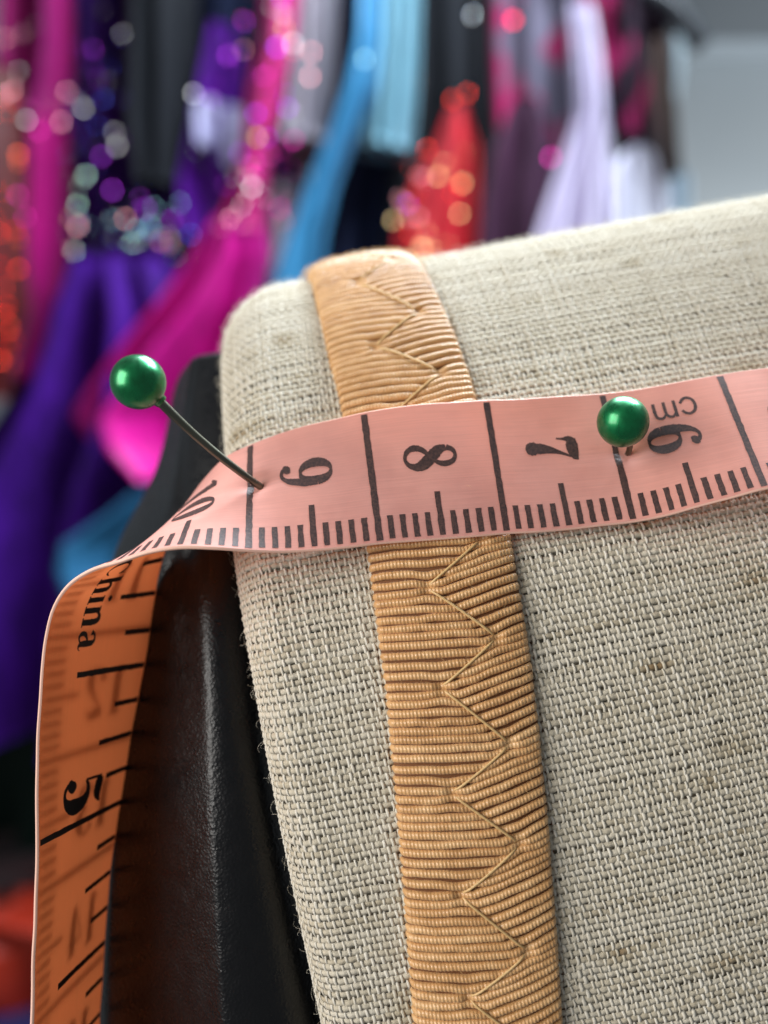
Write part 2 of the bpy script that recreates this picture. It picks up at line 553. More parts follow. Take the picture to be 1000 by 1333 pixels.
TAPE = [  # lower edge xyz, upper edge xyz in cm, one row every 0.25 cm of tape from -1.5
    (4.43, 0.23, 0.36, 4.34, 1.34, -0.00),
    (4.19, 0.23, 0.40, 4.09, 1.32, -0.01),
    (3.94, 0.22, 0.45, 3.84, 1.29, -0.02),
    (3.69, 0.22, 0.50, 3.59, 1.26, -0.03),
    (3.45, 0.22, 0.54, 3.35, 1.23, -0.04),
    (3.20, 0.22, 0.58, 3.10, 1.20, -0.05),
    (2.95, 0.19, 0.58, 2.85, 1.16, -0.06),
    (2.72, 0.12, 0.52, 2.60, 1.12, -0.08),
    (2.48, 0.05, 0.45, 2.36, 1.08, -0.09),
    (2.25, -0.02, 0.39, 2.11, 1.04, -0.09),
    (2.00, -0.07, 0.35, 1.86, 1.01, -0.08),
    (1.74, -0.10, 0.34, 1.61, 0.99, -0.06),
    (1.49, -0.13, 0.34, 1.36, 0.97, -0.04),
    (1.23, -0.15, 0.37, 1.11, 0.95, -0.01),
    (0.98, -0.16, 0.39, 0.86, 0.94, 0.02),
    (0.73, -0.18, 0.42, 0.60, 0.92, 0.03),
    (0.47, -0.20, 0.44, 0.34, 0.90, 0.04),
    (0.22, -0.22, 0.45, 0.09, 0.87, 0.04),
    (-0.03, -0.24, 0.47, -0.17, 0.83, 0.03),
    (-0.29, -0.27, 0.50, -0.42, 0.78, 0.00),
    (-0.54, -0.29, 0.53, -0.67, 0.73, -0.03),
    (-0.79, -0.30, 0.57, -0.92, 0.66, -0.08),
    (-1.04, -0.29, 0.63, -1.15, 0.58, -0.14),
    (-1.29, -0.27, 0.69, -1.38, 0.48, -0.21),
    (-1.55, -0.26, 0.71, -1.57, 0.32, -0.30),
    (-1.80, -0.29, 0.70, -1.73, 0.14, -0.39),
    (-2.04, -0.36, 0.65, -1.87, -0.06, -0.47),
    (-2.27, -0.43, 0.59, -1.99, -0.29, -0.54),
    (-2.47, -0.56, 0.53, -2.07, -0.53, -0.58),
    (-2.61, -0.75, 0.47, -2.12, -0.78, -0.60),
    (-2.68, -0.99, 0.45, -2.16, -1.05, -0.60),
    (-2.71, -1.24, 0.45, -2.20, -1.30, -0.60),
    (-2.72, -1.49, 0.46, -2.25, -1.55, -0.61),
    (-2.73, -1.74, 0.47, -2.30, -1.80, -0.62),
    (-2.73, -1.98, 0.48, -2.35, -2.04, -0.62),
    (-2.73, -2.23, 0.50, -2.39, -2.29, -0.62),
    (-2.73, -2.48, 0.51, -2.43, -2.54, -0.62),
    (-2.73, -2.73, 0.52, -2.47, -2.79, -0.62),
    (-2.73, -2.98, 0.54, -2.50, -3.04, -0.61),
    (-2.73, -3.23, 0.55, -2.53, -3.29, -0.60),
    (-2.74, -3.48, 0.56, -2.55, -3.54, -0.59),
    (-2.74, -3.73, 0.57, -2.57, -3.79, -0.58),
    (-2.74, -3.98, 0.59, -2.58, -4.04, -0.57),
    (-2.75, -4.23, 0.60, -2.59, -4.29, -0.56),
    (-2.75, -4.48, 0.61, -2.61, -4.54, -0.55),
    (-2.76, -4.73, 0.62, -2.62, -4.79, -0.54),
    (-2.76, -4.98, 0.64, -2.64, -5.04, -0.53),
]

# ------------------------------------------------------------------ tape measure
TP = np.array(TAPE).reshape(-1, 2, 3)
ext = TP[-1] + (TP[-1] - TP[-2]) * np.arange(1, 17)[:, None, None]
TP = np.concatenate([TP, ext])
TS0, TDS = -1.5, 0.25
TW = 1.17
THICK = 0.032


def tape_pt(s, w, h=0.0):
    """point on the tape: s cm along, w 0..1 from the millimetre edge to the other, h cm off the front"""
    s, w, h = np.broadcast_arrays(np.asarray(s, float), np.asarray(w, float), np.asarray(h, float))

    def ev(s):
        f = np.clip((s - TS0) / TDS, 0.0001, len(TP) - 1.0001)
        i = f.astype(int)
        t = (f - i)[..., None, None]
        g = lambda k: TP[np.clip(i + k, 0, len(TP) - 1)]
        a, b, c, d = g(-1), g(0), g(1), g(2)
        return 0.5 * (2 * b + (c - a) * t + (2 * a - 5 * b + 4 * c - d) * t ** 2 + (3 * b - a - 3 * c + d) * t ** 3)
    e = ev(s)
    e2 = ev(s + 0.02)
    p = e[..., 0, :] * (1 - w[..., None]) + e[..., 1, :] * w[..., None]
    p2 = e2[..., 0, :] * (1 - w[..., None]) + e2[..., 1, :] * w[..., None]
    nrm = np.cross(e[..., 1, :] - e[..., 0, :], p2 - p)
    nrm /= np.linalg.norm(nrm, axis=-1)[..., None]
    return p + nrm * h[..., None]


def tape_material(name, base, trans, tmix):
    m = bpy.data.materials.new(name)
    m.use_nodes = True
    p = bsdf(m)
    p.inputs['Roughness'].default_value = 0.42
    p.inputs['Specular IOR Level'].default_value = 0.35
    at = node(m, 'ShaderNodeAttribute', attribute_name='band')
    mp = node(m, 'ShaderNodeMapping')
    mp.inputs['Scale'].default_value = (1.2, 60, 1)
    link(m, at.outputs['Vector'], mp.inputs['Vector'])
    n = node(m, 'ShaderNodeTexNoise')
    n.inputs['Scale'].default_value = 1.6
    n.inputs['Detail'].default_value = 5
    link(m, mp.outputs['Vector'], n.inputs['Vector'])
    lo = tuple(c * 0.91 for c in base[:3]) + (1,)
    hi = tuple(min(1, c * 1.09) for c in base[:3]) + (1,)
    r = ramp(m, n.outputs['Fac'], [(0.3, lo), (0.7, hi)])
    n2 = noise(m, 130, 4, 0.6)                             # handling grime
    r2 = ramp(m, n2.outputs['Fac'], [(0.35, (0.84, 0.82, 0.83, 1)), (0.6, (1, 1, 1, 1))])
    mx = node(m, 'ShaderNodeMixRGB', blend_type='MULTIPLY')
    mx.inputs[0].default_value = 1.0
    link(m, r.outputs['Color'], mx.inputs[1])
    link(m, r2.outputs['Color'], mx.inputs[2])
    link(m, mx.outputs[0], p.inputs['Base Color'])
    b = bump(m, n.outputs['Fac'], 0.12, 0.0001)
    tr = node(m, 'ShaderNodeBsdfTranslucent')
    tr.inputs['Color'].default_value = trans
    mix = node(m, 'ShaderNodeMixShader')
    mix.inputs[0].default_value = tmix
    link(m, p.outputs[0], mix.inputs[1])
    link(m, tr.outputs[0], mix.inputs[2])
    link(m, mix.outputs[0], m.node_tree.nodes['Material Output'].inputs['Surface'])
    return m


M['pink'] = tape_material('tape_pink_side', lin(243, 181, 168), (0.95, 0.52, 0.38, 1), 0.36)
M['orange'] = tape_material('tape_orange_side', lin(238, 144, 86), (1.0, 0.52, 0.24, 1), 0.66)
M['tape_edge'] = mat('tape_cut_edge', lin(238, 190, 170), 0.5)
M['ink'] = m = mat('tape_ink', lin(52, 36, 36), 0.5)
nz = noise(m, 6000, 3)
rp = ramp(m, nz.outputs['Fac'], [(0.35, lin(44, 28, 28)), (0.7, lin(88, 60, 53))])
link(m, rp.outputs['Color'], bsdf(m).inputs['Base Color'])
M['ink_back'] = mat('tape_ink_back', lin(30, 20, 18), 0.55)

tape = thing('tape_measure', 'pink and orange measuring tape pinned across the linen and folding down its side', 'tape measure', to_world(tape_pt(6.0, 0.5)))
ss = np.arange(TS0 + 0.01, TS0 + TDS * (len(TP) - 1) - 0.02, 0.04)
ws = np.linspace(0, 1, 33)
S, W_ = np.meshgrid(ss, ws, indexing='ij')
PINS = [(3.94, 0.585), (0.90, 0.52)]


def surf_h(s, w):
    h = 0.006 * np.sin(s * 2.1 + w * 2) + 0.004 * np.sin(s * 4.7 - w * 5)
    for ps, pw in PINS:                                    # each pin drags a small dimple into the tape
        d2 = (s - ps) ** 2 + ((w - pw) * TW) ** 2
        h = h - 0.045 * np.exp(-d2 / 0.085 ** 2) - 0.012 * np.exp(-((s - ps) / 0.35) ** 2 - ((w - pw) * TW / 0.06) ** 2)
    return h


wave = surf_h(S, W_)
uvs = np.stack([S, W_], -1).reshape(-1, 2)
front = tape_pt(S, W_, wave).reshape(-1, 3)
back = tape_pt(S, W_, wave - THICK).reshape(-1, 3)


band = mesh_obj('printed_front', front, grid_faces(len(ss), len(ws))[:, ::-1].copy(), M['pink'], tape, uv=uvs)
mesh_obj('printed_back', back, grid_faces(len(ss), len(ws)), M['orange'], tape, uv=uvs)
for wq in (0.0, 1.0):
    hq = np.linspace(0, -THICK, 7)
    bul = 0.010 * np.sin(np.linspace(0, math.pi, 7)) * (-1 if wq == 0 else 1)
    Sg, Hg = np.meshgrid(ss, hq, indexing='ij')
    Bg = np.repeat(bul[None], len(ss), 0)
    mesh_obj('bound_edge', tape_pt(Sg, wq + Bg, Hg + surf_h(Sg, wq)).reshape(-1, 3), grid_faces(len(ss), 7), M['tape_edge'], tape)

INK = 0.0025


def ink_quad(name, s0, w0, s1, w1, width, side, n=10):
    """bar from (s0,w0) to (s1,w1), width in cm"""
    t = np.linspace(0, 1, n)
    s, w = s0 + (s1 - s0) * t, w0 + (w1 - w0) * t
    d = np.array([s1 - s0, (w1 - w0) * TW])
    d /= np.linalg.norm(d)
    ns, nw = -d[1], d[0] / TW
    jit = rng.normal(0, 0.0016, (n, 2))
    half = width / 2
    a = np.stack([s + ns * (half + jit[:, 0]), w + nw * (half + jit[:, 0])], 1)
    b = np.stack([s - ns * (half + jit[:, 1]), w - nw * (half + jit[:, 1])], 1)
    return ink_poly(name, a, b, side)


def ink_poly(name, a, b, side, lift=0.0, parts=None):
    q = np.stack([a, b], 1).reshape(-1, 2)
    h = surf_h(q[:, 0], q[:, 1])
    h = h + INK + lift if side == 'front' else h - THICK - INK - lift
    f = grid_faces(len(a), 2)
    return tape_pt(q[:, 0], q[:, 1], h), f, side, name


def put(polys):
    name, side = polys[0][3], polys[0][2]
    V, Fc, bs = [], [], 0
    for v, f, _, _ in polys:
        V.append(v)
        Fc.append(f + bs)
        bs += len(v)
    return mesh_obj(name, np.vstack(V), np.vstack(Fc), M['ink'] if side == 'front' else M['ink_back'], tape, smooth=False)


# front: centimetre lines and millimetre ticks
for k in range(-1, 14):
    put([ink_quad('centimetre_line', k, 0.012, k, 0.985, 0.052, 'front', 26)])
    for mm in range(1, 10):
        put([ink_quad('tick_mark', k + mm / 10, 0.02, k + mm / 10, 0.335 if mm == 5 else 0.19, 0.045, 'front', 7)])
# back: inch scale in eighths, counted from the other edge
INCH = 7.61
for k in range(-10, 17):
    L = {0: 1.0, 4: 0.70, 2: 0.40, 6: 0.40}.get(k % 8, 0.27)
    s = INCH + k * 0.3175
    nm = 'inch_line' if k % 8 == 0 else 'eighth_mark'
    put([ink_quad(nm, s, 0.99, s, 0.995 - L * 0.985, 0.05 if L > 0.5 else 0.045, 'back', 20)])


# glyphs: strokes of (x, y, half width) in a box one unit high
def ell(cx, cy, rx, ry, t0, t1, n=14, thick=0.075, thin=0.02, rot=0.0):
    t = np.radians(np.linspace(t0, t1, n))
    x, y = cx + rx * np.cos(t), cy + ry * np.sin(t)
    hw = thin + (thick - thin) * np.abs(np.cos(t + rot)) ** 1.3
    return list(zip(x, y, hw))


def rot180(st, w=0.6):
    return [[(w - x, 1 - y, h) for x, y, h in s] for s in st]


G9 = [ell(0.28, 0.68, 0.21, 0.29, 5, 365, 30, 0.075, 0.018),
      [(0.49, 0.68, 0.07), (0.495, 0.55, 0.078), (0.48, 0.38, 0.07), (0.43, 0.2, 0.05), (0.34, 0.07, 0.03), (0.24, 0.025, 0.022), (0.14, 0.06, 0.03), (0.10, 0.13, 0.04)],
      [(0.10, 0.2, 0.01), (0.11, 0.17, 0.06), (0.13, 0.13, 0.075), (0.15, 0.09, 0.06), (0.16, 0.06, 0.01)]]
GLY = {
    '9': G9, '6': rot180(G9),
    '0': [ell(0.3, 0.5, 0.21, 0.47, 0, 360, 34, 0.08, 0.018)],
    '8': [[(0.12, 0.82, .045), (0.16, 0.68, .07), (0.3, 0.54, .085), (0.45, 0.38, .08), (0.5, 0.24, .06), (0.44, 0.09, .035), (0.3, 0.03, .022), (0.15, 0.09, .035), (0.09, 0.23, .05), (0.15, 0.38, .04), (0.3, 0.51, .022), (0.42, 0.62, .03), (0.47, 0.76, .045), (0.42, 0.91, .035), (0.3, 0.97, .022), (0.18, 0.93, .035), (0.12, 0.82, .045)]],
    '7': [[(0.07, 0.62, .012), (0.09, 0.74, .02), (0.1, 0.86, .045), (0.12, 0.98, .012)],
          [(0.1, 0.9, .06), (0.2, 0.9, .075), (0.35, 0.9, .08), (0.5, 0.93, .05), (0.57, 0.98, .008)],
          [(0.55, 0.96, .012), (0.46, 0.8, .018), (0.36, 0.6, .035), (0.29, 0.4, .065), (0.26, 0.22, .09), (0.26, 0.1, .1), (0.26, 0.03, .07), (0.26, 0.0, .01)]],
    '5': [[(0.13, 0.95, .06), (0.25, 0.92, .075), (0.4, 0.9, .07), (0.52, 0.95, .03), (0.56, 1.0, .008)],
          [(0.12, 0.98, .02), (0.11, 0.8, .018), (0.10, 0.56, .016)],
          [(0.1, 0.56, .016), (0.2, 0.62, .03), (0.33, 0.62, .045), (0.45, 0.52, .08), (0.49, 0.33, .1), (0.43, 0.13, .07), (0.3, 0.03, .028), (0.17, 0.04, .025), (0.09, 0.12, .03)],
          [(0.07, 0.28, .01), (0.1, 0.25, .07), (0.13, 0.2, .085), (0.16, 0.15, .07), (0.18, 0.11, .01)]],
    '1': [[(0.3, 0.98, .06), (0.3, 0.5, .075), (0.3, 0.03, .075)], [(0.1, 0.02, .018), (0.5, 0.02, .018)], [(0.1, 0.84, .014), (0.2, 0.9, .03), (0.3, 0.97, .012)]],
    '2': [[(0.1, 0.72, .07), (0.13, 0.88, .045), (0.28, 0.97, .025), (0.43, 0.9, .06), (0.48, 0.72, .075), (0.4, 0.5, .05), (0.22, 0.28, .025), (0.1, 0.1, .02)],
          [(0.08, 0.07, .05), (0.25, 0.1, .075), (0.42, 0.06, .06), (0.52, 0.14, .015), (0.54, 0.26, .012)]],
    '3': [[(0.1, 0.8, .06), (0.15, 0.92, .035), (0.28, 0.97, .025), (0.42, 0.9, .05), (0.45, 0.75, .07), (0.38, 0.6, .035), (0.24, 0.53, .018)],
          [(0.24, 0.53, .018), (0.4, 0.47, .04), (0.49, 0.28, .09), (0.42, 0.1, .06), (0.28, 0.02, .025), (0.14, 0.06, .03), (0.09, 0.18, .07)]],
    '4': [[(0.4, 0.98, .03), (0.4, 0.5, .07), (0.4, 0.02, .07)], [(0.38, 0.97, .02), (0.2, 0.6, .018), (0.05, 0.28, .018)], [(0.05, 0.27, .02), (0.3, 0.27, .022), (0.56, 0.27, .02)], [(0.25, 0.02, .016), (0.55, 0.02, .016)]],
    'c': [[(0.52, 0.44, .045), (0.42, 0.56, .05), (0.28, 0.6, .05), (0.13, 0.5, .05), (0.08, 0.3, .05), (0.13, 0.1, .05), (0.28, 0.0, .05), (0.42, 0.04, .05), (0.52, 0.17, .045)]],
    'm': [[(0.08, 0.62, .048), (0.08, 0.3, .05), (0.08, 0.0, .05)], [(0.09, 0.45, .03), (0.2, 0.58, .045), (0.33, 0.56, .05), (0.4, 0.42, .05), (0.4, 0.0, .05)], [(0.41, 0.45, .03), (0.52, 0.58, .045), (0.66, 0.56, .05), (0.73, 0.42, .05), (0.73, 0.0, .05)]],
    'C': [[(0.6, 0.72, .02), (0.5, 0.9, .03), (0.35, 0.97, .03), (0.17, 0.83, .07), (0.1, 0.5, .09), (0.17, 0.15, .07), (0.36, 0.02, .03), (0.5, 0.06, .03), (0.62, 0.22, .015)], [(0.6, 0.98, .015), (0.6, 0.68, .02)]],
    'h': [[(0.14, 1.0, .07), (0.14, 0.5, .075), (0.14, 0.03, .075)], [(0.0, 0.02, .02), (0.28, 0.02, .02)], [(0.16, 0.45, .02), (0.28, 0.6, .045), (0.42, 0.58, .07), (0.47, 0.4, .075), (0.47, 0.03, .075)], [(0.34, 0.02, .02), (0.6, 0.02, .02)], [(0.02, 0.97, .02), (0.16, 0.97, .02)]],
    'i': [[(0.14, 0.6, .07), (0.14, 0.3, .075), (0.14, 0.03, .075)], [(0.0, 0.02, .02), (0.28, 0.02, .02)], [(0.14, 0.93, .01), (0.14, 0.88, .075), (0.14, 0.82, .08), (0.14, 0.77, .01)], [(0.02, 0.58, .02), (0.16, 0.58, .02)]],
    'n': [[(0.14, 0.6, .07), (0.14, 0.3, .075), (0.14, 0.03, .075)], [(0.0, 0.02, .02), (0.28, 0.02, .02)], [(0.16, 0.45, .02), (0.28, 0.6, .045), (0.42, 0.58, .07), (0.47, 0.4, .075), (0.47, 0.03, .075)], [(0.34, 0.02, .02), (0.6, 0.02, .02)], [(0.02, 0.58, .02), (0.16, 0.58, .02)]],
    'a': [[(0.1, 0.46, .07), (0.15, 0.57, .035), (0.28, 0.61, .03), (0.38, 0.54, .06), (0.4, 0.4, .075), (0.4, 0.15, .075), (0.45, 0.04, .04), (0.54, 0.03, .015), (0.58, 0.09, .012)], [(0.39, 0.36, .025), (0.24, 0.3, .035), (0.12, 0.2, .06), (0.12, 0.08, .055), (0.22, 0.01, .03), (0.34, 0.06, .025), (0.4, 0.14, .02)]],
}


def glyph(ch, name, org, xdir, ydir, size, side, xs=1.0):
    """org, xdir, ydir in (s cm, w cm) of the tape; size = glyph height in cm"""
    polys = []
    for k, st in enumerate(GLY[ch]):
        p = catmull(np.array(st), max(24, len(st) * 5))
        xy, hw = p[:, :2].copy(), np.clip(p[:, 2], 0.004, 1) * (1.42 if ch in '0125678934' else 1.0 if ch in 'cm' else 1.15)
        t = np.gradient(xy, axis=0)
        t /= np.linalg.norm(t, axis=1)[:, None] + 1e-9
        nn = np.stack([-t[:, 1], t[:, 0]], 1)
        jit = 1 + rng.normal(0, 0.04, len(hw))
        out = []
        for sg in (1, -1):
            q = xy + nn * (sg * hw * jit)[:, None]
            g = np.array(org) + size * (q[:, :1] * xs * np.array(xdir) + q[:, 1:] * np.array(ydir))
            out.append(np.stack([g[:, 0], g[:, 1] / TW], 1))
        polys.append(ink_poly(name, out[0], out[1], side, 0.0004 * k))
    return put(polys)


# centimetre figures, their heads towards the smaller numbers, read across the tape
for n in range(4, 16):
    txt = str(n)
    sc = 0.43
    cs = n - 5.48
    for q, ch in enumerate(txt):
        wid = 0.6 * sc * 0.95
        gap = 0.01
        tot = len(txt) * wid + (len(txt) - 1) * gap
        top = 0.695 + tot / 2 - q * (wid + gap)             # w in cm of the figure's left side
        top += 0.03 if len(txt) == 2 else -0.045 if n == 6 else 0
        glyph(ch, 'number', (cs + sc / 2, top), (0, -1), (-1, 0), sc, 'front', 0.95)
# the unit above the six, upside down to the rest
glyph('c', 'unit_letter', (0.25, 1.0), (1, 0), (0, -1), 0.265, 'front')
glyph('m', 'unit_letter', (0.25 + 0.166, 1.0), (1, 0), (0, -1), 0.265, 'front')
# back print
glyph('5', 'number', (INCH - 0.40, 0.30), (1, 0), (0, 1), 0.50, 'back', 1.0)
x = 5.24
for ch, adv in (('C', 0.68), ('h', 0.63), ('i', 0.32), ('n', 0.63), ('a', 0.6)):
    glyph(ch, 'letter', (x, 0.33), (1, 0), (0, 1), 0.29, 'back', 1.05)
    x += adv * 0.29 * 1.1

# ------------------------------------------------------------------ pins
M['pearl'] = m = mat('green_pearl', lin(6, 112, 62), 0.34, 0.75, Coat_Weight=0.5, Coat_Roughness=0.16)
nz = noise(m, 700, 3)
rp = ramp(m, nz.outputs['Fac'], [(0.3, lin(3, 94, 50)), (0.7, lin(11, 130, 74))])
link(m, rp.outputs['Color'], bsdf(m).inputs['Base Color'])
nzs = noise(m, 1500, 5, 0.7, stretch=(1, 1, 0.25))
rps = ramp(m, nzs.outputs['Fac'], [(0.4, (0.26, 0.26, 0.26, 1)), (0.62, (0.46, 0.46, 0.46, 1))])
link(m, rps.outputs['Color'], bsdf(m).inputs['Roughness'])
bump(m, nzs.outputs['Fac'], 0.06, 0.0001)
M['steel'] = mat('pin_steel', lin(104, 104, 92), 0.32, 1.0)


def pin(label, head, entry, tip, bend, shank):
    head, entry, tip = map(np.array, (head, entry, tip))
    t = thing('dressmaking_pin', label, 'pin', to_world(entry), 'green pearl headed pins')
    d = (entry - head) / np.linalg.norm(entry - head)
    R = 0.203
    # ball head: a lathe about the shank with a small moulded collar where the steel enters
    prof = []
    for a in np.linspace(0, math.pi, 30):
        r, x = R * math.sin(a), -R * math.cos(a)
        if x > 0.86 * R:
            r = max(r, 0.055 - 0.2 * max(0, x - 0.97 * R))
        prof.append((x, max(r, 0.0008)))
    prof.append((R + 0.025, 0.05))
    prof.append((R + 0.03, 0.001))
    a_ = np.cross(d, (0.2, 1, 0.1))
    a_ /= np.linalg.norm(a_)
    b_ = np.cross(d, a_)
    th = np.linspace(0, 2 * math.pi, 40, endpoint=False)
    V = np.array([[head + d * x + r * (math.cos(q) * a_ + math.sin(q) * b_) for q in th] for x, r in prof])
    mesh_obj('pin_head', V.reshape(-1, 3), grid_faces(len(prof), 40, True), M['pearl'], t)
    mid = (head + entry) / 2 + np.array(bend)
    c = catmull([head + d * 0.12, mid, entry, tip], 40)
    sv, sf = tube(c, np.linspace(shank, shank * 0.72, 40), 12)
    mesh_obj('pin_shaft', sv, sf, M['steel'], t)


pin('green pearl headed pin standing out to the side, its long bent shaft showing', (-1.828, 0.967, 0.83), tuple(tape_pt(3.94, 0.585)), tuple(tape_pt(3.94, 0.585) + np.array([0.55, -0.42, -0.75])), (0.0, -0.035, 0.0), 0.038)
pe = tape_pt(0.90, 0.52)
pin('green pearl headed pin pushed in beside the figure six, only its head showing', (1.895, 0.715, 0.42), tuple(pe), tuple(pe + np.array([0.0, -0.25, -0.6])), (0, 0, 0), 0.03)

# ------------------------------------------------------------------ background: garments on a rail
def at(px, py, Y):
    """world point on the vertical plane at depth Y (metres) that stands at this place in the 1000 px wide photo"""
    dx, dy = (px - 500) / 1080.0, (666.5 - py) / 1080.0
    d = np.array([dx, dy * SP + CP, dy * CP - SP])
    t = (Y - CAM.y) / d[1]
    return np.array([CAM.x, CAM.y, CAM.z]) + d * t


def cloth(name, rgb, rough=0.7, sheen=0.3, metal=0.0, spots=None, stretch=(14, 14, 1.5), var=0.35):
    m = mat(name, lin(*rgb), rough, metal, Sheen_Weight=sheen * 0.12, Specular_IOR_Level=0.15 if rough > 0.55 else 0.4)
    n = noise(m, 6, 4, 0.6, stretch=stretch)
    k = 0.62 if max(rgb) - min(rgb) > 60 else 0.85
    base = tuple(c * k for c in lin(*rgb)[:3])
    lo = tuple(c * (1 - var) for c in base[:3]) + (1,)
    hi = tuple(min(1, c * (1 + var * 0.6)) for c in base[:3]) + (1,)
    r = ramp(m, n.outputs['Fac'], [(0.3, lo), (0.7, hi)])
    out = r.outputs['Color']
    if spots:
        n2 = noise(m, spots[1], 1, 0.4)
        r2 = ramp(m, n2.outputs['Fac'], [(spots[2], (0, 0, 0, 1)), (spots[2] + 0.06, (1, 1, 1, 1))])
        mx = node(m, 'ShaderNodeMixRGB')
        link(m, r2.outputs['Color'], mx.inputs[0])
        link(m, out, mx.inputs[1])
        mx.inputs[2].default_value = lin(*spots[0])
        out = mx.outputs[0]
    link(m, out, bsdf(m).inputs['Base Color'])
    return m


seq_verts = None
CAMV = np.array(CAM)


def make_sequin_mesh(R, material):
    n = 12
    ang = np.linspace(0, 2 * math.pi, n, endpoint=False)
    v = [(0, 0, 0.0006)] + [(R * 0.75 * math.cos(a), R * 0.75 * math.sin(a), 0.0005) for a in ang] + [(R * math.cos(a), R * math.sin(a), 0) for a in ang]
    f = [(0, 1 + k, 1 + (k + 1) % n) for k in range(n)] + [(1 + k, 1 + n + k, 1 + n + (k + 1) % n, 1 + (k + 1) % n) for k in range(n)]
    me = bpy.data.meshes.new('sequin')
    me.from_pydata(v, [], f)
    me.materials.append(material)
    return me


SEQ = {}


def sequin(parent, px, py, Y, rgb, R=0.0029, light=None, tilt=0.016):
    R = R * 0.72 if R > 0.003 else R * rng.choice([0.7, 0.9, 1.1])
    key = (rgb, R)
    if key not in SEQ:
        SEQ[key] = make_sequin_mesh(R, mat('sequin_foil', lin(*rgb), 0.07, 1.0))
    o = bpy.data.objects.new('sequin', SEQ[key])
    col.objects.link(o)
    p = at(px, py, Y)
    tl = np.array(LIGHT_A if light is None else light) - p
    tl /= np.linalg.norm(tl)
    tcam = CAMV - p
    tcam /= np.linalg.norm(tcam)
    nrm = tl + tcam
    nrm /= np.linalg.norm(nrm)
    nrm = nrm + rng.normal(0, tilt, 3)
    o.parent = parent
    o.matrix_parent_inverse = parent.matrix_basis.inverted()
    o.matrix_basis = Matrix.Translation(Vector(p)) @ Vector(nrm).to_track_quat('Z', 'Y').to_matrix().to_4x4()
    return o


def drape(name, rows, Y, depth, folds, material, parent, amp=0.012, seed=0):
    """a hanging fall of cloth: rows (py, left px, right px) give its outline in the plane Y; folds run down it and
    it has a back as well as a front"""
    r = np.random.default_rng(seed)
    rows = np.array(rows, float)
    k = np.linspace(rows[0, 0], rows[-1, 0], 44)
    xl, xr = np.interp(k, rows[:, 0], rows[:, 1]), np.interp(k, rows[:, 0], rows[:, 2])
    NU = 40
    u = np.linspace(0, 1, NU)
    ph = r.uniform(0, 6.28, 4)
    V = []
    for i, py in enumerate(k):
        t = i / 43
        L, R_ = at(xl[i], py, Y), at(xr[i], py, Y)
        cx = L[None] * (1 - u[:, None]) + R_[None] * u[:, None]
        f = (np.sin(u * folds * 6.28 + ph[0] + 0.8 * math.sin(t * 3 + ph[1])) + 0.5 * np.sin(u * folds * 11 + ph[2] - t * 2)) * amp * 1.5 * (0.45 + 0.8 * t)
        belly = np.sqrt(np.clip(1 - (2 * u - 1) ** 2, 0, 1))
        fr = cx.copy()
        fr[:, 1] += -depth * 0.35 * belly + f * np.minimum(1, belly * 2)
        fr[:, 0] += f * 0.4 * np.minimum(1, belly * 2)
        bk = cx[::-1].copy()
        bk[:, 1] += depth * 0.65 * belly[::-1] + 0.004 + f[::-1] * 0.6 * belly[::-1]
        V.append(np.vstack([fr, bk]))
    V = np.vstack(V)
    n = 2 * NU
    f = [tuple(q) for q in grid_faces(44, n, True)]
    f.append(tuple(range(n)))
    f.append(tuple(range(43 * n, 44 * n))[::-1])
    return mesh_obj(name, V, f, material, parent, is_world=True)


def scatter(root, Y, area, n, colours, seed=1):
    """a sprinkle of tiny loose-hanging sequins, too many to tell apart"""
    r = np.random.default_rng(seed)
    V, Fc, mi = [], [], []
    mats = [mat('sequin_foil', lin(*c), 0.09, 1.0) for c in colours]
    k = 7
    th = np.linspace(0, 2 * math.pi, k, endpoint=False)
    x0, x1, y0, y1 = area
    for q in range(n):
        p = at(r.uniform(x0, x1), y0 + (y1 - y0) * r.beta(1.6, 1.3), Y)
        tl = np.array(LIGHT_A) - p
        tl /= np.linalg.norm(tl)
        tc_ = CAMV - p
        tc_ /= np.linalg.norm(tc_)
        nn = tl + tc_
        nn = nn / np.linalg.norm(nn) + r.normal(0, 0.07, 3)
        nn /= np.linalg.norm(nn)
        a_ = np.cross(nn, (0.1, 0.2, 1))
        a_ /= np.linalg.norm(a_)
        b_ = np.cross(nn, a_)
        R = r.uniform(0.0009, 0.0022)
        V.append(p + R * (np.cos(th)[:, None] * a_ + np.sin(th)[:, None] * b_))
        Fc.append(tuple(range(q * k, q * k + k)))
        mi.append(r.integers(len(mats)))
    o = mesh_obj('sequin_scatter', np.vstack(V), Fc, mats, root, is_world=True, smooth=False, kind='stuff')
    o.data.polygons.foreach_set('material_index', np.array(mi, np.int32))
    return o


def garment(name, label, category, Y, parts, seqs=(), dust=()):
    """parts: (part name, rows, dy, depth, folds, material, amp)"""
    r0 = parts[0][1][0]
    root = thing(name, label, category, at((r0[1] + r0[2]) / 2, r0[0], Y), 'garments hanging behind the dress form')
    for q, (pn, rows, dy, depth, folds, mt, amp) in enumerate(parts):
        drape(pn, rows, Y + dy, depth, folds, mt, root, amp, seed=sum(map(ord, label)) + q)
    for sq in seqs:
        sequin(root, sq[0], sq[1], Y - 0.09, *sq[2:])
    for q, (area, n, colours) in enumerate(dust):
        scatter(root, Y - 0.085, area, n, colours, seed=q + len(label))
    return root


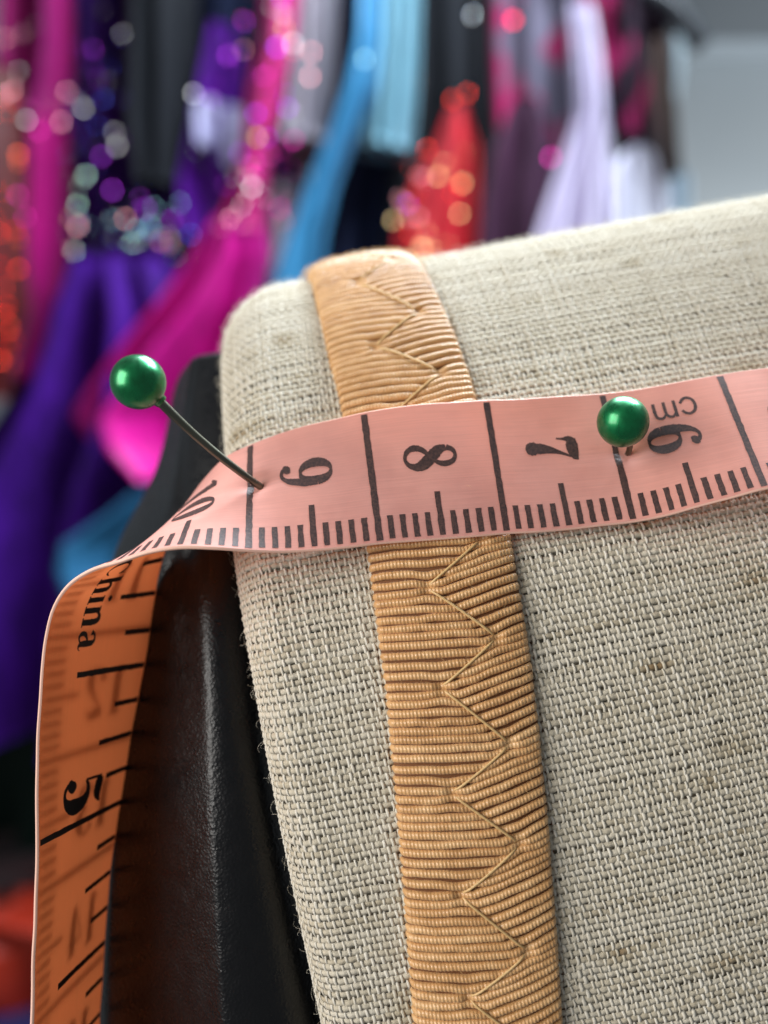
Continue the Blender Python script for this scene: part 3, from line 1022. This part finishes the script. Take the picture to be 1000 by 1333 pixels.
C = cloth
T = -170
magenta = C('magenta_satin', (244, 0, 164), 0.45, 0.3, var=0.3)
darkmag = C('dark_magenta', (140, 8, 96), 0.6)
purple = C('purple_tulle', (84, 18, 158), 0.6, 0.4, var=0.6)
deep = C('deep_purple', (66, 18, 120), 0.6, 0.3, var=0.6)
black = C('black_cloth', (22, 24, 30), 0.8, 0.1)
navy = C('navy_cloth', (26, 34, 62), 0.8, 0.1)
violet = C('violet_satin', (120, 40, 190), 0.25, 0.2, var=0.4)
lav = C('painted_satin_highlight', (190, 186, 225), 0.35, 0.2, var=0.25)  # colour of the painted highlights on the violet satin
silver = C('silver_fringe', (196, 188, 200), 0.6, 0.2, var=0.2)
cyan = C('turquoise_fringe', (124, 178, 198), 0.5, 0.2, var=0.3)
blue = C('sky_blue_satin', (62, 152, 206), 0.45, 0.3, var=0.25)
red = C('red_cloth', (222, 26, 44), 0.55, 0.3, var=0.3)
darkred = C('dark_red_sequin_cloth', (98, 10, 12), 0.5, 0.2, var=0.5)
floral = C('mauve_floral', (100, 94, 112), 0.7, 0.2, spots=((150, 20, 80), 13, 0.54))
tulle = C('pale_lilac_tulle', (226, 214, 240), 0.7, 0.4, var=0.15)
darkflor = C('dark_floral', (44, 30, 44), 0.7, 0.1, spots=((168, 40, 96), 18, 0.54))
white = C('white_net', (228, 226, 240), 0.7, 0.4, var=0.1)
brown = C('dark_brown_trim', (56, 40, 34), 0.7)
greenb = C('black_green_cloth', (18, 34, 28), 0.8, 0.1)
redor = C('orange_red_cloth', (236, 62, 30), 0.5, 0.3, var=0.3)

SW, SB, SG, SP_, SR, SY = (235, 240, 245), (96, 110, 255), (205, 240, 225), (255, 175, 190), (255, 70, 50), (235, 205, 150)
SV, SM, SC = (190, 70, 250), (235, 60, 190), (150, 205, 225)

garment('sequin_dress', 'dark red sequinned dress hanging at the left edge of the frame', 'dress', 0.95, [
    ('skirt', [(90, -80, 16), (250, -80, 26), (400, -80, 30), (520, -80, 4)], 0, 0.10, 2, darkred, 0.01)],
    [(6, 148, SR), (4, 125, SP_), (12, 430, SR), (2, 470, SR), (14, 120, SP_), (5, 410, SR), (2, 250, SR)],
    [((-20, 26, 110, 490), 80, [SR, (255, 110, 70), (200, 20, 20)])])
garment('magenta_dress', 'magenta satin dress hanging beside the dark red sequinned one', 'dress', 1.03, [
    ('skirt', [(T, 24, 92), (110, 20, 88), (220, 26, 84), (340, 38, 80), (430, 42, 68), (500, 44, 60)], 0, 0.10, 1.5, C('fuchsia_satin', (172, 0, 110), 0.6, 0.3, var=0.4), 0.014),
    ('side_panel', [(T, 44, 66), (60, 46, 68), (150, 30, 54)], -0.045, 0.03, 1, darkmag, 0.004)],
    [(8, 50, SP_), (28, 44, SP_), (17, 115, SP_), (50, 170, SM)],
    [((0, 90, 0, 300), 40, [SP_, SM, SW])])
garment('purple_dress', 'deep purple dress hanging between the magenta dress and the black one', 'dress', 1.10, [
    ('bodice', [(T, 84, 172), (120, 80, 176), (250, 86, 300), (360, 90, 300), (420, 70, 280)], 0, 0.12, 4, deep, 0.02)],
    [(170, 21, SB, 0.0055), (159, 48, SB), (142, 105, SW), (153, 190, SW), (111, 229, SG), (134, 14, SW), (86, 121, SP_), (100, 268, SG), (92, 285, SY), (102, 295, SP_, 0.005),
     (97, 327, SG, 0.006), (145, 282, SW), (192, 241, SC), (148, 310, SW), (176, 300, SC), (195, 295, SC, 0.005), (236, 264, SC, 0.005), (166, 335, SC, 0.005), (190, 350, SC), (222, 316, SP_),
     (227, 322, SY), (254, 345, SW), (229, 371, SB, 0.006), (121, 393, SW), (136, 414, SP_, 0.005), (150, 345, SW), (205, 310, SW), (240, 290, SC), (182, 362, SC), (212, 335, SW), (170, 318, SG)],
    [((85, 285, 230, 420), 230, [SC, SW, SB, SP_, SG, SV]), ((85, 175, -20, 240), 60, [SB, SV, SW])])
garment('black_dress', 'plain black dress hanging between two purple garments', 'dress', 1.02, [
    ('skirt', [(T, 166, 258), (80, 162, 254), (170, 160, 250), (245, 176, 246)], 0, 0.10, 2, black, 0.01)])
garment('violet_top', 'violet satin top with pale lavender panels hanging beside the black dress', 'top', 1.04, [
    ('body', [(40, 276, 310), (90, 262, 322), (180, 252, 320), (250, 246, 300), (310, 256, 290)], 0, 0.08, 2, violet, 0.014),
    ('lavender_highlight', [(130, 258, 282), (165, 258, 284), (190, 262, 280)], -0.05, 0.03, 1, lav, 0.004),  # this patch and the next paint the satin's highlights in pale lavender
    ('lavender_highlight', [(140, 292, 316), (180, 290, 320), (215, 292, 310)], -0.05, 0.03, 1, lav, 0.004)],
    [(297, 72, SV, 0.005)],
    [((250, 320, 60, 300), 30, [SV, SW])])
garment('black_skirt', 'dark skirt with a bluish tint hanging behind the violet top', 'skirt', 1.25, [
    ('skirt', [(T, 240, 400), (120, 240, 400), (330, 240, 400)], 0, 0.10, 3, navy, 0.01)])
garment('magenta_gown', 'long magenta gown sweeping diagonally down behind the pin head', 'gown', 0.96, [
    ('bodice', [(T, 350, 408), (60, 338, 382), (130, 322, 366), (200, 318, 350), (250, 304, 346), (300, 282, 344)], 0, 0.05, 1, C('rose_satin', (206, 20, 118), 0.5), 0.006),
    ('skirt', [(285, 290, 346), (340, 262, 352), (400, 215, 345), (450, 168, 330), (500, 124, 322), (540, 92, 312), (575, 118, 304), (612, 186, 292)], 0.02, 0.12, 2, magenta, 0.02)],
    [(360, 61, SV, 0.0055), (371, 38, SY), (368, 20, SW), (334, 178, SY), (331, 212, SM), (329, 243, SW), (333, 148, SV), (300, 285, SP_), (344, 100, SM)],
    [((315, 385, -20, 300), 70, [SM, SP_, SW, SV])])
garment('purple_gown', 'wide purple net skirt hanging low behind the orange end of the tape', 'gown', 0.99, [
    ('skirt', [(335, 110, 240), (420, 62, 300), (520, 18, 330), (650, -60, 320), (800, -90, 320), (935, -90, 320)], 0.05, 0.16, 4, purple, 0.035)])
garment('silver_fringe_top', 'silver white fringed top hanging between magenta and blue', 'top', 1.02, [
    ('fringe', [(T, 390, 446), (60, 384, 438), (130, 378, 434), (184, 372, 424)], 0, 0.06, 3, silver, 0.01),
    ('hem', [(182, 376, 420), (215, 378, 412)], 0.02, 0.04, 2, C('dusty_pink', (130, 96, 104)), 0.006)],
    [(406, 68, SP_, 0.0055), (405, 100, SP_, 0.0055)])
garment('white_petticoat', 'pale lilac white petticoat hanging under the silver fringe', 'petticoat', 1.06, [
    ('skirt', [(240, 362, 392), (290, 348, 392), (400, 330, 392)], 0, 0.06, 2, white, 0.01)])
garment('blue_gown', 'sky blue satin gown with a turquoise fringe beside it hanging mid rail', 'gown', 0.97, [
    ('sash', [(T, 472, 500), (60, 466, 496), (120, 452, 490), (180, 432, 462), (240, 405, 440), (310, 372, 424), (400, 340, 412)], -0.02, 0.06, 1.5, blue, 0.01),
    ('turquoise_fringe', [(T, 474, 552), (60, 470, 546), (130, 464, 542), (196, 466, 534)], 0.03, 0.06, 4, cyan, 0.01)],
    [(476, 77, SC, 0.0055)])
garment('navy_dress', 'dark navy dress hanging behind the blue satin gown', 'dress', 1.10, [
    ('skirt', [(T, 434, 560), (100, 430, 560), (200, 420, 540), (380, 400, 520)], 0, 0.10, 3, navy, 0.012)])
garment('black_gown', 'black gown hanging between the turquoise fringe and the floral dress', 'gown', 1.06, [
    ('skirt', [(T, 540, 660), (120, 540, 660), (250, 500, 680), (400, 490, 690)], 0, 0.10, 3, black, 0.012)],
    [(615, 20, SW), (545, 105, (90, 90, 90))])
garment('red_dress', 'bright red dress with round glints at its hem', 'dress', 1.00, [
    ('skirt', [(140, 586, 604), (190, 566, 622), (250, 532, 624), (310, 516, 624), (400, 506, 626)], 0, 0.06, 1.5, red, 0.012)],
    [(570, 229, SY), (603, 238, SY), (552, 232, SP_), (530, 266, SV), (512, 287, SY), (553, 323, SY), (548, 322, SY), (562, 325, SY), (608, 122, SR), (590, 130, SR), (555, 195, SR)],
    [((520, 622, 170, 340), 50, [SR, SY, SP_])])
garment('floral_dress', 'mauve grey dress with magenta flowers hanging beside pale tulle', 'dress', 1.04, [
    ('skirt', [(T, 640, 780), (80, 636, 776), (200, 640, 760), (400, 620, 770)], 0, 0.10, 3, floral, 0.012),
    ('underskirt', [(130, 668, 700), (190, 642, 724), (260, 628, 726), (400, 610, 730)], -0.045, 0.04, 2, C('dark_plum', (58, 26, 50)), 0.008)],
    [(668, 26, (255, 50, 90), 0.006), (718, 205, SM, 0.0055)])
garment('tulle_skirt', 'pale lilac tulle falling in soft folds beside the dark floral dress', 'skirt', 0.98, [
    ('skirt', [(10, 740, 770), (80, 748, 782), (150, 752, 790), (230, 724, 794), (330, 690, 800)], 0, 0.06, 3, tulle, 0.012)])
garment('dark_floral_blouse', 'dark blouse with magenta flowers hanging at the end of the rail', 'blouse', 1.02, [
    ('body', [(T, 780, 870), (40, 782, 872), (120, 788, 862), (215, 812, 850)], 0, 0.06, 2, darkflor, 0.012),
    ('sleeve', [(50, 848, 872), (130, 850, 880), (190, 858, 884), (226, 868, 886)], -0.07, 0.04, 1, brown, 0.006)])
garment('white_skirt', 'white net skirt showing below the dark floral blouse', 'skirt', 0.99, [
    ('skirt', [(194, 824, 838), (203, 806, 852), (225, 793, 866), (270, 787, 872), (400, 780, 880)], 0, 0.06, 3, white, 0.01)])
garment('pale_scarf', 'pale bluish scarf hanging from the hanger at the end of the rail', 'scarf', 1.10, [
    ('fall', [(50, 860, 890), (100, 858, 888), (135, 864, 882)], 0, 0.03, 1, C('pale_blue', (196, 214, 222)), 0.006),
    ('fall', [(225, 872, 898), (300, 868, 900)], 0, 0.03, 1, C('pale_blue_hem', (186, 206, 220)), 0.006)])
garment('blue_skirt', 'sky blue skirt showing low down beside the black leather panel', 'skirt', 1.10, [
    ('skirt', [(640, 176, 300), (670, 140, 300), (705, 86, 300), (735, 80, 300), (765, 92, 300), (800, 120, 300)], -0.2, 0.06, 1.5, C('muted_blue', (52, 124, 172), 0.6), 0.01)])
garment('dark_skirt', 'blackish green skirt low down beside the orange tape', 'skirt', 1.04, [
    ('skirt', [(900, -110, 320), (1000, -110, 320), (1120, -110, 320)], 0.02, 0.08, 3, greenb, 0.012)])
garment('grey_cloth', 'grey brown cloth folded above the orange red bundle', 'cloth', 1.02, [
    ('fold', [(1105, -110, 300), (1150, -110, 300), (1190, -110, 300)], 0, 0.10, 2, C('grey_brown', (84, 70, 72)), 0.01)])
garment('orange_red_bundle', 'bright orange red cloth bundle at the lower left edge', 'cloth', 1.00, [
    ('fold', [(1165, -110, 20), (1210, -110, 300), (1310, -110, 300)], -0.02, 0.14, 2, redor, 0.02),
    ('crimson_fold', [(1160, -110, 300), (1215, -110, 300)], 0.03, 0.1, 2, red, 0.01)])
garment('indigo_cloth', 'indigo cloth under the orange red bundle', 'cloth', 1.00, [
    ('fold', [(1300, -110, 300), (1420, -110, 300)], -0.03, 0.14, 2, C('indigo', (70, 60, 150)), 0.02)])

# hanger whose dark arm shows at the end of the rail
hg = thing('clothes_hanger', 'black clothes hanger whose sloping arm sticks out past the floral blouse', 'hanger', at(850, -40, 0.99))
blackp = mat('hanger_plastic', lin(26, 30, 36), 0.4)
p0, p1, p2 = at(700, -60, 0.99), at(850, -6, 0.99), at(914, 62, 0.99)
hv, hf = tube(catmull([p0, p1, (p1 + p2) / 2 + np.array([0.004, 0, 0.004]), p2], 24), np.interp(np.linspace(0, 1, 24), [0, 0.6, 1], [0.010, 0.013, 0.012]), 10)
mesh_obj('arm', hv, hf, blackp, hg, is_world=True)
hv, hf = tube(catmull([p0 + np.array([-.01, 0, 0]), p0 + np.array([-.012, 0, .04]), p0 + np.array([.012, 0, .07]), p0 + np.array([0.01, 0, 0.1]), p0 + np.array([-.015, 0, .105])], 24), 0.002, 8)
mesh_obj('hook', hv, hf, M['steel'], hg, is_world=True)

# walls of the room behind
wallm = mat('wall_paint', lin(176, 186, 192), 0.85)
nz = noise(wallm, 3, 4)
rp = ramp(wallm, nz.outputs['Fac'], [(0.3, lin(198, 206, 210)), (0.7, lin(210, 217, 220))])
link(wallm, rp.outputs['Color'], bsdf(wallm).inputs['Base Color'])


def box(name, x0, x1, y0, y1, z0, z1, material):
    v = [(x, y, z) for x in (x0, x1) for y in (y0, y1) for z in (z0, z1)]
    f = [(0, 1, 3, 2), (4, 6, 7, 5), (0, 4, 5, 1), (2, 3, 7, 6), (0, 2, 6, 4), (1, 5, 7, 3)]
    o = mesh_obj(name, v, f, material, is_world=True, smooth=False)
    o['kind'] = 'structure'
    o['label'] = {'wall': 'pale grey blue wall behind the garments', 'bulkhead': 'darker grey band along the top of the wall'}[name]
    return o


box('wall', -2.2, 2.2, 1.6, 1.7, 0.0, 3.0, wallm)
bz = at(940, 52, 1.5)[2]
box('bulkhead', -2.2, 2.2, 1.5, 1.598, bz, bz + 0.5, mat('bulkhead_paint', lin(166, 174, 180), 0.85))
